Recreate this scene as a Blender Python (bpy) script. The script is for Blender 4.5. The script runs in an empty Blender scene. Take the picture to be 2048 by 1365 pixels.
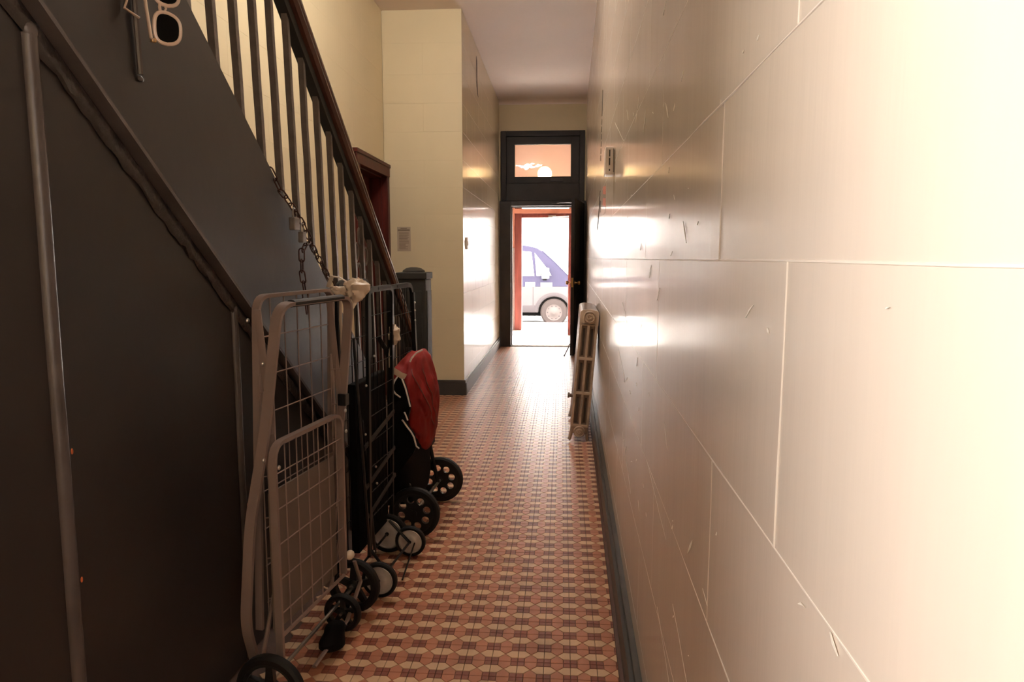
import bpy, bmesh, math, random
from math import sin, cos, pi, radians as R
from mathutils import Vector, Matrix
random.seed(7)
S = bpy.context.scene
COL = S.collection

# ------------------------------------------------------------------ camera
cam = bpy.data.cameras.new('camera'); co = bpy.data.objects.new('camera', cam); COL.objects.link(co)
cam.sensor_width = 36.0; cam.lens = 36.0 * 1400 / 2048; cam.clip_start = 0.02; cam.clip_end = 300
PITCH, YAW = R(6.742), R(4.098)
co.location = (0, 0, 1.27); co.rotation_euler = (pi/2 - PITCH, 0, YAW)
S.camera = co
# ------------------------------------------------------------------ world, exposure
w = bpy.data.worlds.new('overcast_sky'); S.world = w; w.use_nodes = True
bg = w.node_tree.nodes['Background']; bg.inputs[0].default_value = (1.0, 0.965, 0.93, 1); bg.inputs[1].default_value = 22.0
S.view_settings.view_transform = 'Standard'; S.view_settings.look = 'None'
S.view_settings.exposure = 0.45; S.view_settings.gamma = 1.0; S.view_settings.use_curve_mapping = False
sun = bpy.data.lights.new('sun', 'SUN'); sun.energy = 75.0; sun.angle = R(3); sun.color = (1.0, .95, .88)
so = bpy.data.objects.new('sun', sun); COL.objects.link(so); so.rotation_euler = (-R(50), 0, R(-6))   # added high over the street so its bounce lights the hall ceiling
def portal(loc, rot, sx, sy):      # sampling aid for daylight through an opening, gives off no light of its own
    l = bpy.data.lights.new('daylight_portal', 'AREA'); l.shape = 'RECTANGLE'; l.size = sx; l.size_y = sy; l.cycles.is_portal = True
    o = bpy.data.objects.new('daylight_portal', l); COL.objects.link(o); o.location = loc; o.rotation_euler = rot
portal((-.30, 12.30, 1.0), (-pi/2, 0, 0), .84, 1.98)
portal((-.99, -.41, 1.68), (0, -pi/2, 0), 1.40, .82)
LAMP_TUBE = 255.0       # fluorescent tube on the hall ceiling
LAMP_GLOBE = 9.5      # warm globe in the vestibule

# ------------------------------------------------------------------ materials
def srgb(r, g, b):
    f = lambda c: (c/255/12.92 if c/255 <= .04045 else ((c/255+.055)/1.055)**2.4)
    return (f(r), f(g), f(b), 1)
MATS = {}
def mat(name, col, rough=.5, metal=0., var=.0, scale=8., stretch=(1,1,1), bump=0., bscale=None, col2=None, coat=0., spec=.5, emit=None, estr=0., bdist=.002, thresh=None):
    if name in MATS: return MATS[name]
    m = bpy.data.materials.new(name); m.use_nodes = True; MATS[name] = m
    nt = m.node_tree; b = nt.nodes['Principled BSDF']
    b.inputs['Base Color'].default_value = col if len(col) == 4 else (*col, 1)
    b.inputs['Roughness'].default_value = rough; b.inputs['Metallic'].default_value = metal
    b.inputs['Specular IOR Level'].default_value = spec
    if coat: b.inputs['Coat Weight'].default_value = coat; b.inputs['Coat Roughness'].default_value = .12
    if emit: b.inputs['Emission Color'].default_value = (*emit[:3], 1); b.inputs['Emission Strength'].default_value = estr
    if var or bump or col2:
        tc = nt.nodes.new('ShaderNodeTexCoord'); mp = nt.nodes.new('ShaderNodeMapping'); mp.inputs['Scale'].default_value = stretch
        geo = nt.nodes.new('ShaderNodeNewGeometry')
        nt.links.new(geo.outputs['Position'], mp.inputs['Vector'])
        n = nt.nodes.new('ShaderNodeTexNoise'); n.inputs['Scale'].default_value = scale; n.inputs['Detail'].default_value = 5
        nt.links.new(mp.outputs[0], n.inputs['Vector'])
        if var or col2:
            rp = nt.nodes.new('ShaderNodeValToRGB'); c = col if len(col) == 4 else (*col, 1)
            if col2:
                lo, hi = thresh or (.45, .62)
                rp.color_ramp.elements[0].position = lo; rp.color_ramp.elements[1].position = hi
                rp.color_ramp.elements[0].color = c; rp.color_ramp.elements[1].color = col2 if len(col2) == 4 else (*col2, 1)
            else:
                rp.color_ramp.elements[0].position = .3; rp.color_ramp.elements[1].position = .7
                rp.color_ramp.elements[0].color = tuple(x*(1-var) for x in c[:3]) + (1,)
                rp.color_ramp.elements[1].color = tuple(min(1, x*(1+var)) for x in c[:3]) + (1,)
            nt.links.new(n.outputs['Fac'], rp.inputs[0]); nt.links.new(rp.outputs[0], b.inputs['Base Color'])
        if bump:
            n2 = nt.nodes.new('ShaderNodeTexNoise'); n2.inputs['Scale'].default_value = bscale or scale*3; n2.inputs['Detail'].default_value = 3
            nt.links.new(mp.outputs[0], n2.inputs['Vector'])
            bp = nt.nodes.new('ShaderNodeBump'); bp.inputs['Strength'].default_value = bump; bp.inputs['Distance'].default_value = bdist
            nt.links.new(n2.outputs['Fac'], bp.inputs['Height']); nt.links.new(bp.outputs[0], b.inputs['Normal'])
    return m
def glassmat(name, tint=(1,1,1,1), rough=.0, mirror=1.45, bump=0):
    m = bpy.data.materials.new(name); m.use_nodes = True; nt = m.node_tree; nt.nodes.clear()
    o = nt.nodes.new('ShaderNodeOutputMaterial'); mx = nt.nodes.new('ShaderNodeMixShader'); t = nt.nodes.new('ShaderNodeBsdfTransparent'); g = nt.nodes.new('ShaderNodeBsdfGlossy'); f = nt.nodes.new('ShaderNodeFresnel')
    t.inputs[0].default_value = tint; g.inputs['Roughness'].default_value = rough; f.inputs[0].default_value = mirror
    if bump:
        n = nt.nodes.new('ShaderNodeTexNoise'); n.inputs['Scale'].default_value = 9; bp = nt.nodes.new('ShaderNodeBump'); bp.inputs['Strength'].default_value = bump; bp.inputs['Distance'].default_value = .002
        geo = nt.nodes.new('ShaderNodeNewGeometry'); nt.links.new(geo.outputs['Position'], n.inputs['Vector'])
        nt.links.new(n.outputs[0], bp.inputs['Height']); nt.links.new(bp.outputs[0], g.inputs['Normal'])
    nt.links.new(f.outputs[0], mx.inputs[0]); nt.links.new(t.outputs[0], mx.inputs[1]); nt.links.new(g.outputs[0], mx.inputs[2]); nt.links.new(mx.outputs[0], o.inputs[0])
    MATS[name] = m; return m
M = MATS
mat('enamel_pink', (.74,.62,.515), .27, var=.04, scale=2.5, stretch=(3,3,.25), bump=.30, bscale=16, bdist=.0015, coat=.35)
mat('enamel_cream', (.75,.63,.43), .33, var=.04, scale=2.5, stretch=(3,3,.3), bump=.25, bscale=14, bdist=.0015, coat=.25)
mat('flat_cream', (.76,.64,.42), .5, var=.03, scale=2, bump=.06)
mat('bead_paint', (.79,.68,.58), .35, var=.05, scale=5)
mat('ceiling_paint', (.83,.71,.66), .6, var=.03, scale=1.5, bump=.05)
mat('grout', (.10,.05,.035), .7, var=.2, scale=30)
mat('tile_dark', (.25,.072,.042), .36, var=.22, scale=9)
mat('tile_terra', (.50,.195,.11), .35, var=.16, scale=9)
mat('tile_cream', (.72,.47,.285), .35, var=.12, scale=9)
mat('base_paint', (.05,.046,.042), .4, var=.25, scale=6, bump=.2)
mat('base_wood', (.10,.045,.03), .5, var=.25, scale=9)
mat('stair_paint', (.030,.0235,.0215), .36, spec=.3, var=.16, scale=2.2, bump=.22, bscale=10, bdist=.003)
mat('stair_bar', (.085,.068,.064), .27, var=.25, scale=6, bump=.5, bscale=18, bdist=.003)
mat('stair_weld', (.038,.029,.026), .3, var=.3, scale=20, bump=1., bscale=34, bdist=.008)
mat('baluster_paint', (.12,.095,.082), .32, var=.2, scale=30, bump=.8, bscale=60, bdist=.002)
mat('rail_wood', (.085,.033,.024), .25, var=.3, scale=6, stretch=(6,1,1), coat=.4)
mat('newel_paint', (.026,.024,.021), .6, spec=.3, var=.2, scale=6, bump=.15)
mat('tread_paint', (.09,.08,.075), .5, var=.2, scale=8)
mat('mahogany', (.075,.012,.008), .45, var=.35, scale=4, stretch=(8,8,.6), spec=.2)
mat('front_paint', (.030,.021,.017), .4, spec=.22, var=.2, scale=5, bump=.1)
mat('front_paint_edge', (.046,.034,.030), .4, spec=.3, var=.2, scale=5)
mat('redwood', (.125,.029,.021), .5, spec=.2, var=.3, scale=4, stretch=(5,5,.5))
mat('redwood_pale', (.34,.13,.08), .45, var=.2, scale=4)
mat('vest_pink', (.70,.53,.48), .5, var=.05, scale=2)
mat('vest_white', (.80,.74,.68), .5, var=.03)
mat('marble', (.78,.75,.72), .3, var=.06, scale=3)
mat('brass', (.62,.38,.16), .28, metal=1., var=.15, scale=20)
mat('lock_steel', (.20,.17,.15), .4, metal=.5, var=.2, scale=30)
mat('steel', (.55,.53,.50), .28, metal=1., var=.1, scale=20)
mat('chrome_hub', (.60,.56,.53), .35, metal=.3, var=.12, scale=30)
mat('rust_chain', (.075,.032,.022), .5, metal=.6, var=.35, scale=60, bump=.5)
mat('taupe_metal', (.285,.205,.18), .34, metal=.1, var=.06, scale=10)
mat('taupe_board', (.19,.14,.115), .6, var=.08, scale=5)
mat('black_metal', (.007,.0065,.0065), .35, var=.1, spec=.25)
mat('black_cloth', (.004,.0037,.0037), .8, spec=.12, var=.2, scale=20, bump=.3)
mat('black_rubber', (.010,.009,.009), .6, spec=.3, var=.2, scale=30)
mat('black_plastic', (.012,.012,.012), .35)
mat('grey_black', (.025,.022,.022), .55, spec=.3)
mat('red_cloth', (.235,.013,.011), .65, spec=.2, var=.15, scale=8, bump=.3, bscale=40)
mat('red_seam', (.20,.055,.05), .6)
mat('white_piping', (.85,.80,.76), .5)
mat('plastic_bag', (.74,.60,.47), .35, var=.08, scale=20, bump=.3)
mat('radiator_paint', (.27,.19,.145), .4, metal=.1, var=.18, scale=14, bump=.2)
mat('radiator_pale', (.52,.40,.31), .38, metal=.15, var=.2, scale=20)  # paler tone of the end section, medallions and feet
mat('radiator_dark', (.07,.05,.04), .6, var=.2)
mat('white_plastic', (.85,.76,.70), .35)
mat('slot_black', (.01,.01,.01), .6)
mat('gash', (.035,.024,.02), .9, var=.3, scale=40)
mat('pale_chip', (.86,.80,.70), .5)
mat('paper', (.50,.39,.285), .7, var=.03)
mat('ink', (.23,.165,.115), .8)
mat('tape_red', (.60,.20,.15), .5)
mat('rust_spot', (.55,.12,.03), .7)
mat('clear_frame', (.62,.47,.38), .12, spec=.8, coat=.6)
mat('lens_black', (.003,.003,.003), .2, spec=.12)
mat('tube_glow', (1,1,1), .5, emit=(1.0,.95,.86), estr=LAMP_TUBE)
mat('globe_glow', (1,1,1), .5, emit=(1.0,.66,.28), estr=LAMP_GLOBE)
mat('fixture_white', (.75,.72,.68), .4)
mat('concrete', (.55,.53,.50), .8, var=.08, scale=2, bump=.1)
mat('asphalt', (.16,.155,.15), .9, var=.1, scale=8)
mat('facade', (.80,.78,.76), .8, var=.04, scale=1)
mat('facade_line', (.62,.60,.58), .8)
mat('van_navy', (.019,.0195,.036), .5, spec=.06)
mat('van_silver', (.052,.050,.052), .5, spec=.06)
mat('van_clad', (.034,.032,.034), .7, spec=.05)
mat('tyre', (.030,.026,.025), .8, spec=.05)
mat('van_rim', (.055,.05,.048), .5, spec=.06)
mat('van_dark', (.006,.006,.006), .8, spec=.02)
mat('van_white', (.5,.5,.5), .5, spec=.1)
glassmat('pane_glass', (.97,.95,.93,1), .0, 1.55, bump=.35)
glassmat('clear_pane', (.98,.98,.98,1), .0, 1.45)
glassmat('van_glass', (.75,.8,.8,1), .0, 1.5)

# ------------------------------------------------------------------ mesh helpers
class MB:
    def __init__(s): s.v = []; s.f = []; s.m = []; s.cur = 0
    def add(s, vs, fs, mi=None):
        o = len(s.v); s.v += [tuple(v) for v in vs]; s.f += [tuple(i+o for i in f) for f in fs]; s.m += [s.cur if mi is None else mi]*len(fs); return s
    def box(s, x0, x1, y0, y1, z0, z1, ch=0.):
        if ch <= 0:
            vs = [(x,y,z) for x in (x0,x1) for y in (y0,y1) for z in (z0,z1)]
            return s.add(vs, [(0,1,3,2),(4,6,7,5),(0,4,5,1),(2,3,7,6),(0,2,6,4),(1,5,7,3)])
        bm = bmesh.new(); bmesh.ops.create_cube(bm, size=1)
        for v in bm.verts: v.co = Vector(((x0+x1)/2+v.co.x*(x1-x0), (y0+y1)/2+v.co.y*(y1-y0), (z0+z1)/2+v.co.z*(z1-z0)))
        bmesh.ops.bevel(bm, geom=bm.edges[:], offset=ch, segments=2, affect='EDGES', profile=.6)
        return s.bm(bm)
    def bm(s, bm):
        bm.verts.index_update(); s.add([v.co[:] for v in bm.verts], [[v.index for v in f.verts] for f in bm.faces]); bm.free(); return s
    def prism(s, pts, axis, a, b):
        # pts 2D polygon, extruded along axis from a to b
        n = len(pts)
        P = {'x': lambda p,t: (t,p[0],p[1]), 'y': lambda p,t: (p[0],t,p[1]), 'z': lambda p,t: (p[0],p[1],t)}[axis]
        vs = [P(p,a) for p in pts] + [P(p,b) for p in pts]
        return s.add(vs, [tuple(range(n))[::-1], tuple(range(n,2*n))] + [(i,(i+1)%n,n+(i+1)%n,n+i) for i in range(n)])
    def tube(s, pts, r, n=8, closed=False, flat=None, up=None):
        # round (or flattened: flat=(a,b) half sizes) tube along points
        P = [Vector(p) for p in pts]; k = len(P); rings = []
        prev = None
        for i in range(k):
            a = P[(i-1)%k] if (closed or i > 0) else P[i]; b = P[(i+1)%k] if (closed or i < k-1) else P[i]
            t = (b-a).normalized()
            if prev is None:
                h = Vector(up) if up else (Vector((0,0,1)) if abs(t.z) < .9 else Vector((1,0,0)))
                nrm = (h - t*h.dot(t)).normalized()
            else: nrm = (prev - t*prev.dot(t)).normalized()
            prev = nrm; bn = t.cross(nrm)
            rr = r[i] if isinstance(r, (list,tuple)) else r
            ra, rb = (flat if flat else (rr, rr))
            if n == 4: rings.append([P[i]+nrm*ra*sx+bn*rb*sy for sx,sy in ((1,1),(-1,1),(-1,-1),(1,-1))])
            else: rings.append([P[i]+nrm*ra*cos(2*pi*j/n)+bn*rb*sin(2*pi*j/n) for j in range(n)])
        vs = [v for g in rings for v in g]; fs = []
        for i in range(k if closed else k-1):
            for j in range(n): fs.append((i*n+j, i*n+(j+1)%n, ((i+1)%k)*n+(j+1)%n, ((i+1)%k)*n+j))
        if not closed: fs += [tuple(range(n))[::-1], tuple(range((k-1)*n, k*n))]
        return s.add(vs, fs)
    def lathe(s, prof, c, axis=(0,0,1), n=24, closed=False):
        ax = Vector(axis).normalized(); h = Vector((0,0,1)) if abs(ax.z) < .9 else Vector((1,0,0))
        e1 = (h-ax*h.dot(ax)).normalized(); e2 = ax.cross(e1); c = Vector(c); k = len(prof)
        vs = [c+ax*a+(e1*cos(2*pi*j/n)+e2*sin(2*pi*j/n))*r for (r,a) in prof for j in range(n)]
        fs = [(i*n+j, i*n+(j+1)%n, ((i+1)%k)*n+(j+1)%n, ((i+1)%k)*n+j) for i in range(k if closed else k-1) for j in range(n)]
        if not closed: fs += [tuple(range(n))[::-1], tuple(range((k-1)*n, k*n))]
        return s.add(vs, fs)
    def sphere(s, c, r, n=16, sc=(1,1,1)):
        bm = bmesh.new(); bmesh.ops.create_uvsphere(bm, u_segments=n, v_segments=max(6,n//2), radius=r)
        for v in bm.verts: v.co = Vector((v.co.x*sc[0]+c[0], v.co.y*sc[1]+c[1], v.co.z*sc[2]+c[2]))
        return s.bm(bm)
    def mesh(s, name, mats, smooth=False):
        me = bpy.data.meshes.new(name); me.from_pydata(s.v, [], s.f)
        for m in ([mats] if isinstance(mats, str) else mats): me.materials.append(M[m])
        for p, mi in zip(me.polygons, s.m): p.material_index = mi
        bm = bmesh.new(); bm.from_mesh(me); bmesh.ops.recalc_face_normals(bm, faces=bm.faces); bm.to_mesh(me); bm.free()
        if smooth:
            for p in me.polygons: p.use_smooth = True
            try: me.set_sharp_from_angle(angle=R(40))
            except Exception: pass
        return me
    def build(s, name, mats, parent=None, smooth=False):
        return link(name, s.mesh(name, mats, smooth), parent)
def link(name, me, parent=None, loc=None):
    o = bpy.data.objects.new(name, me); COL.objects.link(o); o.parent = parent
    if loc: o.location = loc
    return o
def tag(o, label=None, cat=None, group=None, kind=None):
    if label: o['label'] = label
    if cat: o['category'] = cat
    if group: o['group'] = group
    if kind: o['kind'] = kind
    return o
def empty(name, loc=(0,0,0), rz=0):
    o = bpy.data.objects.new(name, None); COL.objects.link(o); o.location = loc; o.rotation_euler = (0,0,rz); o.empty_display_size = .1; return o
def struct(name, label, cat, mb=None, mats=None, parent=None):
    o = mb.build(name, mats) if mb else empty(name)
    return tag(o, label, cat, kind='structure')
def arc(c, r, a0, a1, n): return [(c[0]+r*cos(a0+(a1-a0)*i/n), c[1]+r*sin(a0+(a1-a0)*i/n)) for i in range(n+1)]
def circ(c, r, n): return [(c[0]+r*cos(2*pi*i/n), c[1]+r*sin(2*pi*i/n)) for i in range(n)]
def fillet(pts, rad, n=5):
    # round the inner corners of a 3D polyline
    P = [Vector(p) for p in pts]; out = [P[0]]
    for i in range(1, len(P)-1):
        a = (P[i-1]-P[i]); b = (P[i+1]-P[i]); r = min(rad, a.length*.49, b.length*.49)
        p0 = P[i]+a.normalized()*r; p1 = P[i]+b.normalized()*r
        for k in range(n+1):
            t = k/n; out.append(p0*(1-t)**2 + P[i]*2*t*(1-t) + p1*t*t)
    out.append(P[-1]); return out

# ================================================================== THE SETTING
CEIL = 3.45; XL = -1.62; XP = -0.98; XH = -0.905; YA = 6.40; YF = 10.07; YR = -0.9
WX = lambda y: .2 + .012*y          # the right wall runs very slightly out of square
# ---- floor: grout bed plus tiles
fl = MB().box(-1.9, .6, YR-.2, YF+.1, -.12, -.006)
floor = struct('floor', 'terracotta, cream and brown patterned tile floor of the hallway', 'floor', fl, 'grout')
PER = .083; S2 = .0215; G = .0007; TH = .006; CH = .0008
def tilemesh(poly, m, name):
    n = len(poly); cx = sum(p[0] for p in poly)/n; cy = sum(p[1] for p in poly)/n
    def inset(d):
        out = []
        for i in range(n):
            p0, p1, p2 = Vector(poly[i-1]), Vector(poly[i]), Vector(poly[(i+1)%n])
            e1 = (p1-p0).normalized(); e2 = (p2-p1).normalized(); n1 = Vector((-e1.y,e1.x)); n2 = Vector((-e2.y,e2.x))
            k = (n1+n2); k = k/max(.3, k.dot(n1)) if k.length > 1e-6 else n1
            out.append(p1+k*d)
        return out
    a = inset(G); b = inset(G+CH)
    vs = [(p.x,p.y,-.006) for p in a]+[(p.x,p.y,-CH) for p in a]+[(p.x,p.y,0) for p in b]
    fs = [tuple(range(2*n,3*n))]+[(i,(i+1)%n,n+(i+1)%n,n+i) for i in range(n)]+[(n+i,n+(i+1)%n,2*n+(i+1)%n,2*n+i) for i in range(n)]
    return vs, fs, m
h = PER/2
PIECES = []
for sx in (0,1):
    for sy in (0,1):
        x0, y0 = (-S2 if sx == 0 else 0), (-S2 if sy == 0 else 0)
        PIECES.append(tilemesh([(x0,y0),(x0+S2,y0),(x0+S2,y0+S2),(x0,y0+S2)], 0, 'q'))
# terracotta hexagon between squares in x, split along y=0 ; cream hexagon between squares in y, split along x=0
PIECES.append(tilemesh([(S2,0),(PER-S2,0),(PER-S2,S2),(h,h),(S2,S2)], 1, 't'))
PIECES.append(tilemesh([(PER-S2,0),(S2,0),(S2,-S2),(h,-h),(PER-S2,-S2)], 1, 't'))
PIECES.append(tilemesh([(0,PER-S2),(0,S2),(S2,S2),(h,h),(S2,PER-S2)], 2, 'c'))
PIECES.append(tilemesh([(0,S2),(0,PER-S2),(-S2,PER-S2),(-h,h),(-S2,S2)], 2, 'c'))
TM = ['tile_dark', 'tile_terra', 'tile_cream']
PM = []
for vs, fs, m in PIECES:
    b = MB(); b.add(vs, fs); PM.append(b.mesh('tile', TM[m]))
cells = []
for j in range(-37, 98):
    for i in range(-20, 4):
        x, y = .035+i*PER, 2.079+j*PER
        if y < YR or y > YF-.03: continue
        if x > WX(y)-.035+.02: continue
        if x < XP+.03 and not (4.72 < y < YA-.02): continue
        if x < XL+.03: continue
        if x > XH-.03 or y < YA-.03: cells.append((x,y))
near = sorted([c for c in cells if c[1] > 1.97 and c[0] > -.62], key=lambda c: c[1]+abs(c[0]+.1)*.25)[:37]
nearset = set(near)
for (x,y) in near:
    for me in PM: link('tile', me, floor, (x,y,0))
mf = MB(); rt = random.Random(3)
for (x,y) in cells:
    if (x,y) in nearset: continue
    for vs, fs, m in PIECES: mf.add([(a+x,b+y,c) for a,b,c in vs], fs, m)
tf = mf.build('tile_field', TM, floor); tf['kind'] = 'stuff'
# ---- ceiling
mb = MB().box(XL-.2, .6, .0, YF+.15, CEIL, CEIL+.15).box(-1.12, .6, YR-.2, .0, CEIL, CEIL+.15)
# plaster cove where the ceiling meets the front wall
mb.prism([(YF-.0, CEIL)] + [(YF-.14+.14*sin(a), CEIL-.0-.05+.05*cos(a)) for a in [k*pi/12 for k in range(7)]][::-1] + [(YF-.14,CEIL)], 'x', XH-.02, .36)
struct('ceiling', 'pinkish plaster ceiling of the hallway with rounded cove', 'ceiling', mb, 'ceiling_paint')
# ---- walls of scored plaster blocks
def blockmesh(l, hh, d, ch):
    # a block face in local (along, out, up); chamfered front
    vs = [(0,-d,0),(l,-d,0),(l,-d,hh),(0,-d,hh),(0,-ch,0),(l,-ch,0),(l,-ch,hh),(0,-ch,hh),(ch,0,ch),(l-ch,0,ch),(l-ch,0,hh-ch),(ch,0,hh-ch)]
    fs = [(8,9,10,11)] + [(i,(i+1)%4,4+(i+1)%4,4+i) for i in range(4)] + [(4+i,4+(i+1)%4,8+(i+1)%4,8+i) for i in range(4)]
    return vs, fs
BC = {}
def blocks(parent, frame, length, courses, step, first, m, gap=.002, ch=.0035, bead=None):
    # frame(along, out, up) -> matrix basis : origin, along vec, out vec
    o, al, ou = frame
    mtx = Matrix(((al[0],ou[0],0,o[0]),(al[1],ou[1],0,o[1]),(0,0,1,o[2]),(0,0,0,1)))
    bd = MB()
    for ci in range(len(courses)-1):
        z0, z1 = courses[ci], courses[ci+1]; a = first[ci % len(first)] % step - step
        while a < length:
            s0, s1 = max(a, 0), min(a+step, length)
            if s1-s0 > .02:
                key = (round(s1-s0,4), round(z1-z0,4), m, gap, ch)
                if key not in BC:
                    vs, fs = blockmesh(s1-s0-gap, z1-z0-gap, .02, ch); b = MB(); b.add(vs, fs); BC[key] = b.mesh('block', m)
                ob = link('block', BC[key], parent); ob.matrix_local = mtx @ Matrix.Translation((s0+gap/2, 0, z0+gap/2))
                if bead and s0 > 0:
                    q = [mtx @ Vector((s0+random.uniform(-.001,.001), -.0004, z0+(z1-z0)*t)) for t in (0,.25,.5,.75,1)]
                    bd.tube(q, [bead(s0)*random.uniform(.6,1.2) for _ in q], 6)
            a += step
        if bead and ci > 0:
            q = [mtx @ Vector((t*length/60, -.0004, z0+random.uniform(-.001,.001))) for t in range(61)]
            bd.tube(q, [bead(t*length/60)*random.uniform(.6,1.2)for t in range(61)], 6)
    if bead: bd.build('joint_bead', 'bead_paint', parent, True)
# right wall
mb = MB()
mb.add([(WX(y)+d, y, z) for d in (.018,.25) for y in (YR-.2, YF+.15) for z in (-.1, CEIL+.1)], [(0,1,3,2),(4,6,7,5),(0,4,5,1),(2,3,7,6),(0,2,6,4),(1,5,7,3)])
wr = struct('wall_right', 'glossy cream-pink wall scored into large blocks along the hallway', 'wall', mb, 'enamel_pink')
al = Vector((.012,1,0)).normalized(); ou = Vector((-1,.012,0)).normalized()
CR = [0,.22,.48,.75,.99,1.267,1.476,1.72,1.96,2.2,2.44,2.68,2.92,3.16,3.45]
blocks(wr, (Vector((WX(YR),YR,0)), al, ou), YF-YR-.0, CR, .95, [.669-YR, .97-YR], 'enamel_pink', gap=.0004, ch=.0006, bead=lambda a: .0018 if a < 2.1 else .0007)
# dark gashes and chips in the paint
def gash(parent, pts, wd, P, m='gash', name='paint_gash', depth=.0035):
    # ragged flat shard lying on a wall; pts (along, up), P(along,up,out)->world
    L = []; Rr = []
    for i,(a,z) in enumerate(pts):
        k = wd*(random.uniform(.35,1.) if 0 < i < len(pts)-1 else .15)
        L.append((a-k,z)); Rr.append((a+k*random.uniform(.5,1),z))
    poly = L+Rr[::-1]; n = len(poly)
    b = MB(); vs = [P(a,z,.001) for a,z in poly]+[P(a,z,depth) for a,z in poly]
    b.add(vs, [tuple(range(n)),tuple(range(n,2*n))]+[(i,(i+1)%n,n+(i+1)%n,n+i) for i in range(n)])
    return b.build(name, m, parent)
PW = lambda a,z,o: (WX(a)-o, a, z)
gash(wr, [(4.80,2.37),(4.83,2.33),(4.86,2.28),(4.88,2.22)], .014, PW)
for k in range(6): gash(wr, [(4.88+.02*k,2.2-.045*k),(4.885+.02*k,2.185-.045*k),(4.89+.02*k,2.165-.045*k)], .012, PW)
gash(wr, [(5.02,1.74),(5.05,1.70),(5.07,1.67),(5.2,1.6),(5.42,1.50),(5.45,1.485)], .040, PW)
gash(wr, [(4.90,1.66),(4.92,1.62),(4.94,1.585)], .02, PW)
# pale chips and scratches of the near stretch
rc = random.Random(11)
for k in range(75):
    a = rc.uniform(.42, 2.6); z = rc.uniform(.5, 1.9); L = rc.choice((.006,.008,.012,.02,.035))*(.55+.5*a)
    sl = rc.uniform(-1.2,-.2) if rc.random() < .7 else rc.uniform(.2,1.0)
    gash(wr, [(a,z),(a+L*.5,z+L*.5*sl+rc.uniform(-.002,.002)),(a+L,z+L*sl)], .003+.003*a*rc.random(), PW, 'pale_chip', 'paint_chip', .0018)
for (a0,z0,a1,z1) in ((1.74,.75,1.39,.70),(1.28,.62,1.05,.55),(2.6,.62,2.2,.52),(2.9,.9,2.5,.83),(3.4,1.9,2.8,1.72),(3.6,1.78,3.3,1.62),(1.5,.5,1.2,.42),(2.7,1.10,2.4,1.02)):
    gash(wr, [(a0+(a1-a0)*t/6, z0+(z1-z0)*t/6+rc.uniform(-.003,.003)) for t in range(7)], .005, PW, 'pale_chip', 'paint_scratch', .0016)
mb = MB()
for (x0,x1,z0,z1,mi) in ((.03,0,0,.10,0),(.03,.006,.10,.125,0),(.018,0,.125,.15,0)):
    mb.add([(WX(y)-d, y, z) for d in (x0,x1-.0) for y in (YR, YF) for z in (z0,z1)], [(0,1,3,2),(4,6,7,5),(0,4,5,1),(2,3,7,6),(0,2,6,4),(1,5,7,3)], 0)
mb.add([(WX(y)-d, y, z) for d in (.042,.02) for y in (YR, YF) for z in (0,.022)], [(0,1,3,2),(4,6,7,5),(0,4,5,1),(2,3,7,6),(0,2,6,4),(1,5,7,3)], 1)
struct('baseboard_right', 'dark painted baseboard along the glossy block wall behind the radiator', 'baseboard', mb, ['base_paint','base_wood'])
# left (stairwell) wall with door opening Y 5.5-6.36
D0, D1, DZ = 5.46, 6.34, 2.01
mb = MB().box(XL-.2, XL-.018, .0, D0, -.1, CEIL+.1).box(XL-.2, XL-.018, D1, YA+.2, -.1, CEIL+.1).box(XL-.2, XL-.018, D0, D1, DZ, CEIL+.1).box(XL-.24, XL-.19, D0-.1, D1+.1, -.1, DZ+.1)
wl = struct('wall_left', 'cream plaster wall of the stairwell beside the red-brown door', 'wall', mb, 'flat_cream')
CA = [0,.235,.47,.71,.95,1.19,1.43,1.67,1.91,2.15,2.40,2.65,2.9,3.17,3.45]
fr = lambda y: (Vector((XL,y,0)), Vector((0,1,0)), Vector((1,0,0)))
blocks(wl, fr(.06), D0-.06, CA, .9, [.2,.65], 'flat_cream', gap=.0003, ch=.0006)
blocks(wl, fr(D1), YA-D1, CA, .9, [.05], 'flat_cream', gap=.0003, ch=.0006)
blocks(wl, (Vector((XL,D0,0)), Vector((0,1,0)), Vector((1,0,0))), D1-D0, [DZ]+CA[9:], .9, [.3], 'flat_cream', gap=.0003, ch=.0006)
# alcove wall facing the camera
mb = MB().box(XL-.2, XH-.018, YA+.018, YA+.25, -.1, CEIL+.1)
wa = struct('wall_alcove', 'cream plaster wall facing down the hall at the stair foot', 'wall', mb, 'flat_cream')
blocks(wa, (Vector((XH,YA,0)), Vector((-1,0,0)), Vector((0,-1,0))), XH-XL, CA, .9, [.35,.75], 'flat_cream', gap=.0003, ch=.0007)
# hall left wall
mb = MB().box(XH-.25, XH-.018, YA+.02, YF+.15, -.1, CEIL+.1)
wh = struct('wall_hall', 'glossy cream passage wall scored into blocks between stair foot and entrance', 'wall', mb, 'enamel_cream')
blocks(wh, (Vector((XH,YA,0)), Vector((0,1,0)), Vector((1,0,0))), YF-YA, CA, .62, [.3,.6], 'enamel_cream', gap=.0008, ch=.0012, bead=lambda a: .0009)
PH = lambda a,z,o: (XH+o, a, z)
gash(wh, [(7.47,3.34),(7.49,3.30),(7.5,3.22),(7.5,3.14),(7.51,3.05),(7.54,3.0),(7.6,2.96)], .030, PH)
mb = MB().box(XL, XH+.02, YA-.022, YA, 0, .115).box(XL, XH+.014, YA-.015, YA, .115, .14)
struct('baseboard_alcove', 'dark grey baseboard under the cream wall at the stair foot', 'baseboard', mb, 'base_paint')
mb = MB().box(XH, XH+.022, YA, YF, 0, .115).box(XH, XH+.014, YA, YF, .115, .14)
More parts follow.
